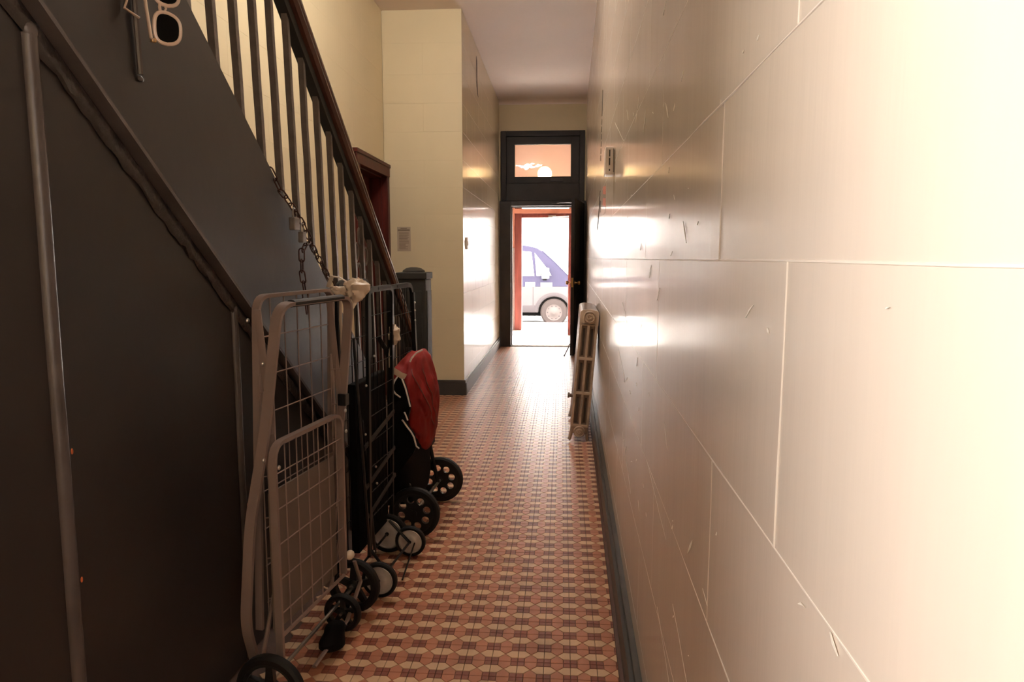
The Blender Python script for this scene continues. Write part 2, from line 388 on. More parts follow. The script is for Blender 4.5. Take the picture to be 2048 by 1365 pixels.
struct('baseboard_hall', 'grey baseboard along the cream passage wall up to the entrance frame', 'baseboard', mb, 'base_paint')
# rear wall behind the camera
mb = MB().box(-1.12, .6, YR-.2, YR, -.1, CEIL+.1)
struct('wall_rear', 'cream rear wall at the back end of the hallway', 'wall', mb, 'flat_cream')
# unseen side wall; its window is added to brighten the near block wall
W0, W1, Z0, Z1 = -.82, .0, .98, 2.38
mb = MB().box(-1.12,-.98,YR-.2,W0,-.1,CEIL+.1).box(-1.12,-.98,W1,.06,-.1,CEIL+.1).box(-1.12,-.98,W0,W1,-.1,Z0).box(-1.12,-.98,W0,W1,Z1,CEIL+.1).box(XL-.2,-.98,.0,.06,-.1,CEIL+.1)
struct('wall_side', 'cream side wall with an added daylight window at the back end of the hallway', 'wall', mb, 'flat_cream')
w1 = struct('added_window', 'added sash window in the side wall, letting daylight onto the near glossy block wall', 'window')
MB().box(-1.08,-1.02,W0,W0+.04,Z0,Z1).box(-1.08,-1.02,W1-.04,W1,Z0,Z1).box(-1.08,-1.02,W0,W1,Z0,Z0+.04).box(-1.08,-1.02,W0,W1,Z1-.04,Z1).box(-1.07,-1.03,W0,W1,1.63,1.67).build('window_frame', 'front_paint', w1)
for (a,b) in ((Z0+.03,1.64),(1.66,Z1-.03)): MB().box(-1.052,-1.048,W0+.03,W1-.03,a,b).build('pane', 'clear_pane', w1)
MB().box(-1.0,-.94,W0-.04,W1+.04,Z0-.03,Z0,.005).build('window_sill', 'front_paint', w1)
# front wall with entrance opening
mb = MB().box(XH-.3, -.885, YF, YF+.2, -.1, CEIL+.1).box(.30, .6, YF, YF+.2, -.1, CEIL+.1).box(-.885, .30, YF, YF+.2, 3.04, CEIL+.1)
struct('wall_front', 'cream wall above the entrance door frame', 'wall', mb, 'flat_cream')
# ---- entrance door: frame, transom, leaf
d1 = struct('door_1', 'dark brown entrance door frame with glazed transom and open leaf', 'door')
mb = MB().box(-.895,-.735,YF-.035,YF+.16,0,2.075,.004).box(.262,.318,YF-.035,YF+.16,0,2.075,.004).box(-.735,.262,YF-.035,YF+.16,2.005,2.075,.004)
mb.box(-.735,-.72,YF+.06,YF+.10,0,2.005).box(-.735,.262,YF+.06,YF+.10,1.99,2.006)
mb.build('jamb_frame', 'front_paint_edge', d1)
mb = MB()
mb.box(-.875,-.80,YF-.03,YF+.16,2.077,3.04,.004).box(.225,.30,YF-.03,YF+.16,2.077,3.04,.004).box(-.80,.225,YF-.03,YF+.16,2.965,3.04,.004).box(-.80,.225,YF-.022,YF+.16,2.077,2.32,.003)
mb.build('transom_casing', 'front_paint', d1)
mb = MB().box(-.80,-.682,YF+.0,YF+.06,2.32,2.965,.006).box(.105,.225,YF+.0,YF+.06,2.32,2.965,.006).box(-.69,.11,YF+.0,YF+.06,2.857,2.965,.006).box(-.69,.11,YF+.0,YF+.06,2.32,2.415,.006)
sash = mb.build('transom_sash', 'front_paint', d1)
MB().box(-.69,.11,YF+.028,YF+.033,2.41,2.86).build('pane', 'pane_glass', sash)
MB().box(-.18,.0,YF-.012,YF+.004,2.345,2.385,.003).build('latch_plate', 'front_paint_edge', sash)
# leaf
hx, hy = .285, YF-.02; fx, fy = .128, 9.06
lv = Vector((fx-hx, fy-hy, 0)); LL = lv.length; lv.normalize(); ln = Vector((-lv.y, lv.x, 0))   # ln: towards +x side (hall face)
LM = Matrix(((lv.x,ln.x,0,hx),(lv.y,ln.y,0,hy),(0,0,1,0),(0,0,0,1)))
def inM(mb, mtx, start): mb.v[start:] = [tuple(mtx @ Vector(v)) for v in mb.v[start:]]; return mb
mb = MB().box(0,LL,-.022,.022,.012,2.03,.003); inM(mb, LM, 0); leaf = mb.build('door_leaf', 'front_paint', d1)
for (u0,u1,z0,z1) in ((.12,.46,.2,.8),(.56,.90,.2,.8),(.12,.46,1.1,1.85),(.56,.90,1.1,1.85)):
    mb = MB().box(u0,u1,-.026,.026,z0,z1,.008); inM(mb, LM, 0); mb.build('raised_panel', 'front_paint', leaf)
mb = MB()
for sgn in (1,-1):
    mb.lathe([(.024,.0),(.024,.006),(.010,.008),(.009,.034),(.020,.040),(.027,.052),(.025,.066),(.012,.073)], LM @ Vector((LL-.07, sgn*.022, .955)), ln*sgn, 16)
mb.build('door_knob', 'brass', leaf, True)
mb = MB().box(LL-.001,LL+.002,-.012,.012,.90,1.02); inM(mb, LM, 0); mb.build('lock_plate', 'brass', leaf)
mb = MB().tube([LM @ Vector((LL-.04,-.03,.16)), LM @ Vector((LL-.0,-.055,.09)), LM @ Vector((LL+.03,-.09,.012))], .006, 8).sphere(LM @ Vector((LL+.03,-.09,.013)), .011, 10)
mb.build('kick_stop', 'front_paint_edge', leaf, True)
mb = MB().tube([(-.10,YF-.05,2.045),(-.03,YF-.12,2.045),(.12,YF-.25,2.035),LM @ Vector((.36,-.05,2.03))], .008, 6).box(-.16,-.06,YF-.07,YF-.033,2.03,2.06)
mb.build('closer_arm', 'front_paint_edge', d1)
MB().box(.262,.29,YF-.06,YF-.036,1.90,1.98).build('hinge', 'black_metal', d1)
# ---- vestibule
mb = MB().box(-1.2,.6,YF+.1,12.62,-.12,.0)
struct('floor_vestibule', 'pale marble floor of the vestibule inside the street door', 'floor', mb, 'marble')
mb = MB().box(-.735,.262,YF-.02,YF+.12,-.02,.012,.004)
struct('trim_threshold', 'worn pale stone threshold under the entrance door', 'threshold', mb, 'concrete')
mb = MB().box(-1.1,-.875,YF+.16,12.40,0,3.35)
struct('wall_vestibule_left', 'white vestibule wall beside the thick red-brown jamb', 'wall', mb, 'vest_white')
mb = MB().box(.30,.55,YF+.16,12.40,0,3.35)
struct('wall_vestibule_right', 'white vestibule wall behind the open street door leaf', 'wall', mb, 'vest_white')
mb = MB().box(-1.2,.6,YF+.1,12.65,3.35,3.5)
struct('ceiling_vestibule', 'pale ceiling of the vestibule seen through the transom', 'ceiling', mb, 'vest_pink')
mb = MB().box(-3.2,-.84,12.40,12.62,-.6,3.6).box(.16,3,12.40,12.62,-.6,3.6).box(-.84,.16,12.40,12.62,2.16,3.6).box(-3.2,3,12.40,12.62,3.6,7)
struct('wall_street', 'pinkish front wall above the street door', 'wall', mb, 'vest_pink')
d3 = struct('door_3', 'red-brown wooden street door frame with open leaf', 'door')
MB().box(-.838,-.715,12.33,12.60,0,2.155,.006).box(.107,.16,12.36,12.60,0,2.155,.006).build('jamb', 'redwood', d3)
mb = MB().box(-.84,.16,12.36,12.60,1.975,2.03,.004).box(-.84,.16,12.34,12.60,2.03,2.045,.003); mb.build('header', 'redwood', d3)
MB().box(-.84,.16,12.31,12.60,2.045,2.125,.004).build('header_moulding', 'redwood_pale', d3)
MB().box(-.872,-.838,12.30,12.40,1.45,2.2,.004).build('side_moulding', 'redwood_pale', d3)
ol = MB().box(.098,.140,11.55,12.34,.012,1.97,.003).build('door_leaf', 'redwood', d3)
MB().box(.092,.100,11.58,11.70,.85,1.15,.003).build('lock_case', 'redwood', ol)
mb = MB().tube([(-.2,12.33,1.99),(-.12,12.25,1.985),(.0,12.1,1.98),(.11,11.95,1.975)], .008, 6).box(-.25,-.12,12.30,12.34,1.975,2.01)
mb.build('closer_arm', 'steel', d3)
# globe lamp in the vestibule
gl = empty('globe_lamp', (-.305,12.40,2.715)); tag(gl, 'glowing warm globe lamp on the vestibule wall behind the transom', 'lamp')
MB().lathe([(.07,0),(.07,-.02),(.03,-.03),(.02,-.06),(.02,-.46)], (0,0,0), (0,1,0), 20).build('bracket', 'brass', gl, True)
MB().sphere((0,-.57,-.055), .118, 24).build('globe', 'globe_glow', gl, True)
# ---- side door (door_2) in the stairwell wall
d2 = struct('door_2', 'dark red-brown wooden door with deep casing beyond the stair rail', 'door')
mb = MB().box(XL-.02,XL+.045,D0-.09,D0+.015,0,DZ+.09,.006).box(XL-.02,XL+.045,D1-.015,D1+.058,0,DZ+.09,.006).box(XL-.02,XL+.05,D0-.09,D1+.058,DZ-.01,DZ+.09,.006)
mb.box(XL-.02,XL+.058,D0-.10,D1+.058,DZ+.07,DZ+.10,.004)
mb.build('casing', 'mahogany', d2)
MB().box(XL-.19,XL-.01,D0,D0+.02,0,DZ).box(XL-.19,XL-.01,D1-.02,D1,0,DZ).box(XL-.19,XL-.01,D0,D1,DZ-.02,DZ).build('jamb', 'mahogany', d2)
lf = MB().box(XL-.16,XL-.12,D0+.02,D1-.02,.01,DZ-.02,.003).build('door_leaf', 'mahogany', d2)
for (a,b,z0,z1) in ((.10,.38,.2,.85),(.46,.74,.2,.85),(.10,.38,1.05,1.9),(.46,.74,1.05,1.9)):
    MB().box(XL-.125,XL-.112,D0+.02+a,D0+.02+b,z0,z1,.005).build('raised_panel', 'mahogany', lf)
MB().lathe([(.022,0),(.022,.006),(.009,.01),(.009,.03),(.026,.045),(.022,.06),(.01,.066)], (XL-.12,D0+.10,.98), (1,0,0), 14).build('door_knob', 'brass', lf, True)

# ================================================================== STAIRCASE
SL = .745
ZT = lambda y: 1.515-SL*(y-2.411)      # top edge of the stringer
ZG = lambda y: 1.458-.757*(y-1.662)     # lower ledge of the stringer
ZR = lambda y: 1.678-SL*(y-3.258)      # upper edge of the hand rail
YT = .06; YG = .06
YB = 2.411+1.515/SL
st = empty('staircase', (XP,4.4,0)); tag(st, 'dark grey steel staircase with railing rising behind the parked shopping carts', 'staircase')
def sp(mb, name, m, smooth=False, parent=None):
    o = mb.build(name, m, st if parent is None else parent, smooth)
    o.location = (-XP, -4.4, 0) if parent is None else (0,0,0)
    return o
YG0 = 1.662+1.458/.757
mb = MB().prism([(.06,0),(YG0,0),(.06,ZG(.06))], 'x', XP-.03, XP-.014)
sidep = sp(mb, 'side_panel', 'stair_paint')
mb = MB().prism([(YG0-.02,0.0),(YB,0.0),(YT,ZT(YT)),(YG,ZG(YG))], 'x', XP-.022, XP)
sp(mb, 'stringer', 'stair_paint')
# ledge angle iron with a lumpy weld seam beneath
mb = MB(); n = 60; q = []
for k in range(n+1):
    y = YG+(YG0-.04-YG)*k/n; q.append((XP+.004, y, ZG(y)-.004))
mb.tube(q, .0, 4, flat=(.005,.017), up=(0,0,1)); sp(mb, 'ledge_edge', 'stair_bar')
mb = MB(); q = []; rr = random.Random(5)
for k in range(161):
    y = YG+(YG0-.06-YG)*k/160; q.append((XP-.010, y-.014, ZG(y)-.034+rr.uniform(-.004,.004)))
mb.tube(q, [.0]*161, 8, flat=(.020,.007), up=(0,0,1))
for i in range(len(mb.v)):
    x,y,z = mb.v[i]; mb.v[i] = (x+rr.uniform(-.002,.002), y+rr.uniform(-.003,.003), z+rr.uniform(-.005,.005))
sp(mb, 'weld_seam', 'stair_weld', True)
for (yb, wd, pr) in ((1.29,.034,.016), (2.05,.026,.014), (.3,.034,.016), (2.9,.026,.012)):
    z1 = ZG(yb)-.045; mb = MB().tube([(XP-.014,yb+.0006*sin(q*7),q*z1/24) for q in range(25)], 0, 14, flat=(pr,wd/2), up=(1,0,0))
    mb.sphere((XP-.008, yb, z1-.004), wd*.55, 10, (.6,1,.9)); bar = sp(mb, 'panel_bar', 'stair_bar', True)
    if yb in (1.29, 2.05):
        for z in ((.885,.615) if yb < 2 else (.50,)):
            b2 = MB().sphere((XP-.014+pr, yb+wd*.35, z), .0045, 8, (.3,.8,1.4)); sp(b2, 'rust_spot', 'rust_spot', True, bar)
mb = MB().tube([(XP+.008,1.598,1.95),(XP+.008,1.602,1.80),(XP+.008,1.606,1.69)], .0065, 8).sphere((XP+.004,1.612,1.682), .009, 8, (.6,1.4,.8))
sp(mb, 'welded_rod', 'stair_bar', True)
# balusters
for k in range(-3, 16):
    yb = 2.009+.147*k
    if yb > 4.28: continue
    zb = ZT(yb)-.02; zt = ZR(yb)-.07; ln_ = zt-zb; lean = .075*ln_
    zt = ZR(yb-lean)-.07
    if zt > CEIL-.05: zt = CEIL-.05
    q = []
    for t in range(7):
        f = t/6; q.append((XP-.012+random.uniform(-.0008,.0008), yb-lean*f+random.uniform(-.0012,.0012), zb+(zt-zb)*f))
    mb = MB().tube(q, .0, 4, flat=(.0105,.0105), up=(1,0,0)); sp(mb, 'baluster', 'baluster_paint')
# hand rail: steel channel and timber cap
ye = 4.46; y0 = 3.258-(CEIL-.06-1.678)/SL+.02
mb = MB()
sec = [(-.018,-.085),(.016,-.085),(.016,-.035),(-.018,-.035)]
def sweep(mb, sec, ya, yb, off=0.):
    n = len(sec); vs = [(XP-.0+p, y, ZR(y)+q) for y in (ya,yb) for p,q in sec]
    return mb.add(vs, [tuple(range(n)),tuple(range(n,2*n))]+[(i,(i+1)%n,n+(i+1)%n,n+i) for i in range(n)])
sweep(mb, [(-.03,-.088),(.008,-.088),(.008,-.04),(-.03,-.04)], y0, ye); sp(mb, 'rail_channel', 'newel_paint')
mb = MB(); sweep(mb, [(-.045,-.042),(.024,-.042),(.036,-.03),(.036,-.018),(.040,-.012),(.040,0.),(.026,.016),(-.035,.016),(-.052,0.),(-.052,-.03)], y0, ye)
sp(mb, 'hand_rail', 'rail_wood')
# decorative pierced plate near the foot of the rail
mb = MB()
for (cy, cz) in ((3.36,1.30),(3.40,1.20),(3.36,1.10),(3.44,1.38),(3.52,1.28),(3.50,1.16)):
    mb.tube([(XP-.02, cy+.035*cos(a), cz+.045*sin(a)) for a in [2*pi*j/14 for j in range(14)]], .006, 6, closed=True)
sp(mb, 'scroll_ornament', 'baluster_paint', True)
# newel
mb = MB().box(-1.08,-.885,4.50,4.70,0,1.135,.008).box(-1.088,-.876,4.492,4.708,1.135,1.178,.006)
for (a,b) in ((.1,.5),(.56,1.06)):
    mb.box(-1.055,-.91,4.494,4.502,a,b,.003); mb.box(-.89,-.879,4.525,4.675,a,b,.003)
mb.box(-1.09,-.875,4.488,4.712,0,.09,.004)
nw = sp(mb, 'newel_post', 'newel_paint')
mb = MB().lathe([(.075,1.178),(.072,1.19),(.05,1.205),(.02,1.212)], (-.982,4.6,0), (0,0,1), 24)
sp(mb, 'newel_cap', 'newel_paint', True, nw)
# treads and risers
nst = 17; rise = .18; run = rise/SL
for k in range(nst):
    ya = 4.36-run*(k+1); z = rise*(k+1)
    if z > CEIL-.3 or ya-run < .08: break
    mb = MB().box(XL+.002, XP-.03, ya-run-.0, ya+.02, z-.03, z, .004); sp(mb, 'tread', 'tread_paint')
    mb = MB().box(XL+.002, XP-.03, ya-.012, ya, z-rise, z-.03); sp(mb, 'riser', 'tread_paint')

# ================================================================== LAMPS INSIDE
fx_ = empty('ceiling_light', (-.78,3.75,CEIL)); tag(fx_, 'white two-foot fluorescent tube fixture on the hallway ceiling', 'lamp')
MB().box(-.33,.33,-.02,.02,-.03,.0,.005).build('housing', 'fixture_white', fx_)
for s in (-1,1): MB().box(s*.305-.012,s*.305+.012,-.02,.02,-.09,-.03,.004).build('socket', 'fixture_white', fx_)
MB().lathe([(.017,-.293),(.017,.293)], (0,0,-.07), (1,0,0), 14).build('tube', 'tube_glow', fx_, True)
# ================================================================== WHEELS
def wheel_tyre(r, w): return [(r*.80,-w/2),(r*.93,-w/2),(r,-w*.28),(r,w*.28),(r*.93,w/2),(r*.80,w/2)]
def plate_with_holes(R0, holes, t, n=32):
    bm = bmesh.new()
    def loop(c, r, k):
        vs = [bm.verts.new((c[0]+r*cos(2*pi*i/k), c[1]+r*sin(2*pi*i/k), -t/2)) for i in range(k)]
        return [bm.edges.new((vs[i], vs[(i+1)%k])) for i in range(k)]
    ed = loop((0,0), R0, n)
    for (hx_,hy_,hr) in holes: ed += loop((hx_,hy_), hr, 14)
    g = bmesh.ops.triangle_fill(bm, use_beauty=True, use_dissolve=False, edges=ed)
    fs = [f for f in bm.faces]
    # remove faces lying inside holes
    for f in list(bm.faces):
        c = f.calc_center_median()
        if any((c.x-hx_)**2+(c.y-hy_)**2 < (hr*.93)**2 for hx_,hy_,hr in holes): bm.faces.remove(f)
    e = bmesh.ops.extrude_face_region(bm, geom=bm.faces[:])
    for v in [x for x in e['geom'] if isinstance(x, bmesh.types.BMVert)]: v.co.z += t
    return bm
def wheel(parent, c, axis, r, w, kind, tyre='black_rubber'):
    ax = Vector(axis).normalized()
    ty = MB().lathe(wheel_tyre(r, w), c, ax, 32, closed=True).build('wheel', tyre, parent, True)
    e1 = Vector((0,0,1)); e1 = (e1-ax*e1.dot(ax)).normalized(); e2 = ax.cross(e1); c = Vector(c)
    mtx = Matrix(((e2.x,e1.x,ax.x,c.x),(e2.y,e1.y,ax.y,c.y),(e2.z,e1.z,ax.z,c.z),(0,0,0,1)))
    if kind == 'spoke':
        b = MB().lathe([(r*.70,-w*.35),(r*.83,-w*.35),(r*.83,w*.35),(r*.70,w*.35)], (0,0,0), (0,0,1), 30, closed=True)
        b.lathe([(r*.25,-w*.4),(r*.25,w*.4),(r*.12,w*.55),(r*.12,-w*.55)], (0,0,0), (0,0,1), 18, closed=True)
        for k in range(5):
            a = 2*pi*k/5+.3; d = Vector((cos(a),sin(a),0)); p = Vector((-sin(a),cos(a),0)); i0, i1 = d*r*.18, d*r*.76
            vs = [i0-p*r*.14, i0+p*r*.14, i1+p*r*.09, i1-p*r*.09]
            b.add([v+Vector((0,0,z)) for z in (-w*.25,w*.25) for v in vs], [(0,1,2,3),(4,5,6,7)]+[(i,(i+1)%4,4+(i+1)%4,4+i) for i in range(4)])
        inM(b, mtx, 0); b.build('hub', 'black_plastic', ty, True)
        b = MB().lathe([(r*.08,-w*.7),(r*.08,w*.7)], c, ax, 10); b.build('axle_cap', 'steel', ty, True)
    elif kind == 'chrome':
        b = MB()
        for sgn in (1,-1):
            b.lathe([(r*.82,.0),(r*.82,w*.30*sgn),(r*.74,w*.42*sgn),(r*.70,w*.30*sgn),(r*.46,w*.30*sgn),(r*.40,w*.40*sgn),(r*.22,w*.46*sgn),(r*.12,w*.46*sgn)], (0,0,0), (0,0,1), 30)
        inM(b, mtx, 0); b.build('hub', 'chrome_hub', ty, True)
        MB().lathe([(r*.10,-w*.7),(r*.10,w*.7)], c, ax, 10).build('axle_cap', 'black_metal', ty, True)
    else:
        holes = [(r*.52*cos(a), r*.52*sin(a), r*.15) for a in [2*pi*k/8+.25 for k in range(8)]]
        b = MB().bm(plate_with_holes(r*.83, holes, w*.5)); inM(b, mtx, 0); b.build('hub', 'black_plastic', ty)
        MB().lathe([(r*.13,-w*.62),(r*.10,w*.6)], c, ax, 12).build('axle_cap', 'grey_black', ty, True)
    return ty
def grid(mb, P, us, zs, u0, u1, z0, z1, r=.0021):
    for u in us: mb.tube([P(u, z0), P(u, z1)], r, 5)
    for z in zs: mb.tube([P(u0, z), P(u1, z)], r, 5)
    return mb

# ================================================================== CART 1 : taupe folding cart
a = math.atan2(.065,.46)
c1 = empty('folding_cart', (-.82,1.80,0), 0); c1.rotation_euler = (0,0,-a)
tag(c1, 'folded taupe wire shopping cart leaning flat against the grey stair panel', 'cart')
# local axes: x = out into the hall, y = along the hall
FL = (.0055,.015)
def frame(pts, rad, name, m, parent, flat=FL, n=4, up=(0,1,0)):
    return MB().tube(fillet(pts, rad, 6), 0, n, flat=flat, up=up).build(name, m, parent, True)
def V(u, v, z): return (v, u, z)
# back basket frame (tall)
frame([V(.055,-.055,.20),V(.068,-.03,1.165),V(.515,-.03,1.165),V(.505,-.055,.20)], .05, 'back_frame', 'taupe_metal', c1, (.005,.011))
mb = grid(MB(), lambda u,z: V(u,-.032,z), [.14,.215,.29,.365,.44], [.28,.39,.50,.61,.72,.83,.94,1.05], .065, .512, .24, 1.16)
mb.build('back_grid', 'taupe_metal', c1)
# front lower panel
frame([V(.012,.035,.13),V(.018,.03,.762),V(.43,.03,.762),V(.425,.03,.21)], .055, 'front_frame', 'taupe_metal', c1, (.005,.011))
MB().tube([V(.012,.033,.205),V(.425,.033,.205)], 0, 6, flat=(.008,.004)).build('front_rail', 'taupe_metal', c1)
mb = grid(MB(), lambda u,z: V(u,.034,z), [.075,.14,.205,.27,.335,.39], [.27,.372,.474,.576,.678], .014, .43, .20, .755)
mb.build('front_grid', 'taupe_metal', c1)
# folded side strips seen edge-on between the panels
for (u, nm) in ((.035,0),(.46,1)):
    mb = MB().tube([V(u+.02,-.02,1.13),V(u+.035,.0,.80),V(u-.0,.012,.22)], 0, 6, flat=(.004,.012), up=(0,1,0))
    mb.tube([V(u+.03,-.025,.95),V(u+.015,.01,.35)], 0, 6, flat=(.006,.003), up=(0,1,0)); mb.build('side_strut', 'taupe_metal', c1, True)
    mb = grid(MB(), lambda q,z: V(u+.015+q*.02,-.02+.03*q,z), [0,.5,1], [.3,.42,.54,.66,.78,.90], 0, 1, .25, .95); mb.build('side_grid', 'taupe_metal', c1)
# solid bottom board folded up behind the front panel
MB().box(.004,.010,.03,.42,.21,.62,.001).build('bottom_board', 'taupe_board', c1)
# handle frame
hp = [V(.035,-.062,.115),V(-.018,-.052,.25),V(.0,-.035,.54),V(.03,.005,.80),V(.058,.04,1.143),V(.505,.04,1.143),V(.495,.01,.80),V(.50,-.03,.54),V(.50,-.052,.27),V(.50,-.062,.115)]
hp2 = [Vector(hp[0])]
P_ = [Vector(p) for p in hp]; pts = fillet(P_, .06, 6)
hf = MB().tube(pts, 0, 4, flat=(.0055,.0145), up=(0,1,0)).build('handle_frame', 'taupe_metal', c1, True)
MB().tube([V(.13,.04,1.143),V(.44,.04,1.143)], 0, 10, flat=(.011,.016)).build('grip', 'grey_black', hf, True)
MB().box(.0,.03,.478,.505,.775,.815,.003).build('clip', 'black_plastic', hf)
for (u,v,z) in ((.012,.0,.72),(.03,.016,.62),(.435,.04,.77),(.437,.04,.70),(.02,.04,.70),(.05,-.055,1.10),(.06,-.02,.98),(.055,-.02,.86),(.055,-.02,.74),(.035,-.06,.13)):
    MB().sphere(V(u,v+.008,z), .0065, 8, (.7,1,1)).build('rivet', 'steel', c1, True)
# short folded leg struts
for u in (.055,.47): MB().tube([V(u,.0,.33),V(u-.03,-.03,.14)], 0, 6, flat=(.009,.006), up=(0,1,0)).build('leg_strut', 'taupe_metal', c1, True)
# axles and wheels
MB().tube([V(-.07,.02,.095),V(.57,.0,.095)], .006, 8).build('rear_axle', 'steel', c1, True)
wheel(c1, V(-.06,.045,.100), (0,1,0), .100, .03, 'spoke')
wheel(c1, V(.565,.0,.098), (0,1,0), .098, .03, 'spoke')
wheel(c1, V(.43,.02,.066), (0,1,0), .066, .026, 'spoke')
MB().tube([V(.50,.035,.22),V(.535,.04,.13),V(.40,.05,.055),V(.16,.055,.035)], 0, 6, flat=(.008,.005), up=(1,0,0)).build('front_axle_bar', 'taupe_metal', c1, True)
mb = MB().sphere(V(.30,.05,.055), .05, 16, (.75,1.25,.9))
for i,(x,y,z) in enumerate(mb.v): k = 1+.13*sin(37*y+5*z*20)+.1*sin(53*z+20*x); mb.v[i] = (.05+(x-.05)*k, .30+(y-.30)*k, max(.004,.055+(z-.055)*k))
mb.build('wrapped_caster', 'black_cloth', c1, True)
mb = MB().sphere(V(.455,.04,.262), .016, 10, (1,1.3,1.0)); mb.build('tape_knot', 'plastic_bag', c1, True)

# ================================================================== CART 2 : black folding cart
c2 = empty('black_cart', (-.79,2.50,0)); c2.rotation_euler = (0,0,-.07)
tag(c2, 'folded black wire shopping cart with silver-hubbed wheels behind the taupe cart', 'cart')
frame([V(.02,-.03,.12),V(.0,-.03,1.178),V(.335,-.03,1.178),V(.35,-.03,.12)], .06, 'handle_frame', 'black_metal', c2, (.012,.006))
frame([V(.06,.05,.12),V(.09,.055,1.152),V(.40,.05,1.152),V(.40,.03,.12)], .05, 'front_frame', 'black_metal', c2, (.011,.006))
MB().tube([V(.20,.055,1.152),V(.37,.05,1.152)], 0, 8, flat=(.010,.007)).build('grip', 'grey_black', c2, True)
mb = grid(MB(), lambda u,z: V(u,.045,z), [.12,.165,.21,.255,.30,.345], [.26,.36,.46,.56,.66,.76,.86,.96,1.05], .07, .39, .22, 1.14); mb.build('front_grid', 'black_metal', c2)
mb = grid(MB(), lambda u,z: V(u,-.025,z), [.06,.12,.18,.24,.30], [.26,.36,.46,.56,.66,.76,.86,.96], .01, .34, .22, 1.15); mb.build('back_grid', 'black_metal', c2)
MB().box(-.012,.02,.03,.385,.14,.80,.006).build('liner', 'black_cloth', c2)
for z in (.34,.46,.62): MB().tube([V(.02,.052,z-.06),V(.40,.048,z+.0)], 0, 6, flat=(.012,.004), up=(0,0,1)).build('cross_bar', 'grey_black', c2)
for (z0,z1,u) in ((.14,.98,.03),(.12,.66,.09)): MB().tube([V(u,.06,z0),V(u-.03,.03,z1)], 0, 6, flat=(.012,.005), up=(0,1,0)).build('side_strut', 'black_metal', c2, True)
for (u,v,z) in ((.0,.06,.62),(.09,.065,.47),(.10,.065,.40),(.06,.06,.14),(.02,.06,.80),(.1,.065,.9)): MB().sphere(V(u,v+.006,z), .005, 8).build('rivet', 'steel', c2, True)
wheel(c2, V(-.03,.118,.072), (0,1,0), .068, .024, 'chrome')
wheel(c2, V(.345,.128,.068), (0,1,0), .066, .024, 'chrome')
wheel(c2, V(.37,.02,.088), (0,1,0), .085, .026, 'chrome')
MB().tube([V(-.03,.118,.068),V(.345,.128,.068)], .005, 8).build('front_axle', 'black_metal', c2, True)
MB().tube([V(.05,.118,.068),V(.05,.05,.16)], .006, 8).build('axle_fork', 'black_metal', c2, True); MB().tube([V(.33,.128,.068),V(.33,.04,.16)], .006, 8).build('axle_fork', 'black_metal', c2, True)
MB().tube([V(.05,.02,.088),V(.37,.02,.088)], .005, 8).build('rear_axle', 'black_metal', c2, True)
MB().tube([V(.33,.150,.066),V(.10,.165,.012)], .0035, 6).build('loose_wire', 'black_metal', c2, True)

# ================================================================== CART 3 : trolley with red bag
c3 = empty('bag_trolley', (-.77,3.07,0)); c3.rotation_euler = (0,0,-.07)
tag(c3, 'black shopping trolley with a slumped red bag next to the newel post', 'cart')
frame([V(.05,-.03,.12),V(.10,-.03,1.138),V(.46,-.03,1.138),V(.46,.0,.12)], .06, 'handle_frame', 'black_metal', c3, (.011,.007))
MB().tube([V(.2,-.03,1.138),V(.38,-.03,1.138)], 0, 8, flat=(.013,.010)).build('grip', 'grey_black', c3, True)
frame([V(.42,-.01,1.10),V(.40,.01,.60),V(.37,.06,.12)], .03, 'hinge_strut', 'black_metal', c3, (.012,.006))
for z in (1.05,1.01,.96): MB().sphere(V(.40,.005,z), .005, 8).build('rivet', 'steel', c3, True)
mb = grid(MB(), lambda u,z: V(u,-.03,z), [.14,.18,.22,.26,.30,.34,.38], [.5,.6,.7,.8,.9,1.0], .09, .46, .4, 1.13); mb.build('back_grid', 'black_metal', c3)
# black lower bag: a lofted, slightly sagging body
def loft(rings, n, name, m, parent, wob=0., seed=1, sq=2.6):
    rg = random.Random(seed); vs = []; k = len(rings); ph = [rg.uniform(0,6.28) for _ in range(6)]
    for (z, cx, cy, ax_, ay_) in rings:
        for j in range(n):
            t = 2*pi*j/n; c_, s_ = cos(t), sin(t)
            rx = abs(c_)**(2/sq)*(1 if c_ > 0 else -1); ry = abs(s_)**(2/sq)*(1 if s_ > 0 else -1)
            f = 1+wob*(sin(3*t+ph[0]+z*22)*.5+sin(5*t+ph[1]-z*31)*.35+sin(9*t+ph[2]+z*47)*.22)
            vs.append((cx+ax_*rx*f, cy+ay_*ry*f, z+wob*.04*sin(4*t+ph[3])))
    fs = [(i*n+j, i*n+(j+1)%n, (i+1)*n+(j+1)%n, (i+1)*n+j) for i in range(k-1) for j in range(n)]
    fs += [tuple(range(n))[::-1], tuple(range((k-1)*n,k*n))]
    b = MB(); b.add(vs, fs); return b.build(name, m, parent, True)
loft([(.13,.02,.23,.06,.19),(.2,.02,.23,.07,.21),(.4,.018,.22,.068,.215),(.55,.012,.21,.055,.205),(.68,.02,.20,.045,.19),(.72,.02,.2,.02,.17)], 40, 'bag_body', 'black_cloth', c3, .03, 4, 3.)
from mathutils import noise
BAG = [(z-.02-max(0,.6-z)*.22+max(0,z-.7)*.3,cx-.032,cy,ax_,ay_) for z,cx,cy,ax_,ay_ in [(.395,.105,.30,.012,.05),(.41,.105,.29,.03,.09),(.44,.105,.28,.042,.13),(.50,.10,.27,.056,.18),(.58,.09,.26,.074,.215),(.64,.082,.255,.080,.22),(.70,.072,.25,.080,.215),(.75,.064,.25,.070,.20),(.785,.070,.28,.050,.16),(.805,.075,.32,.020,.10)]]
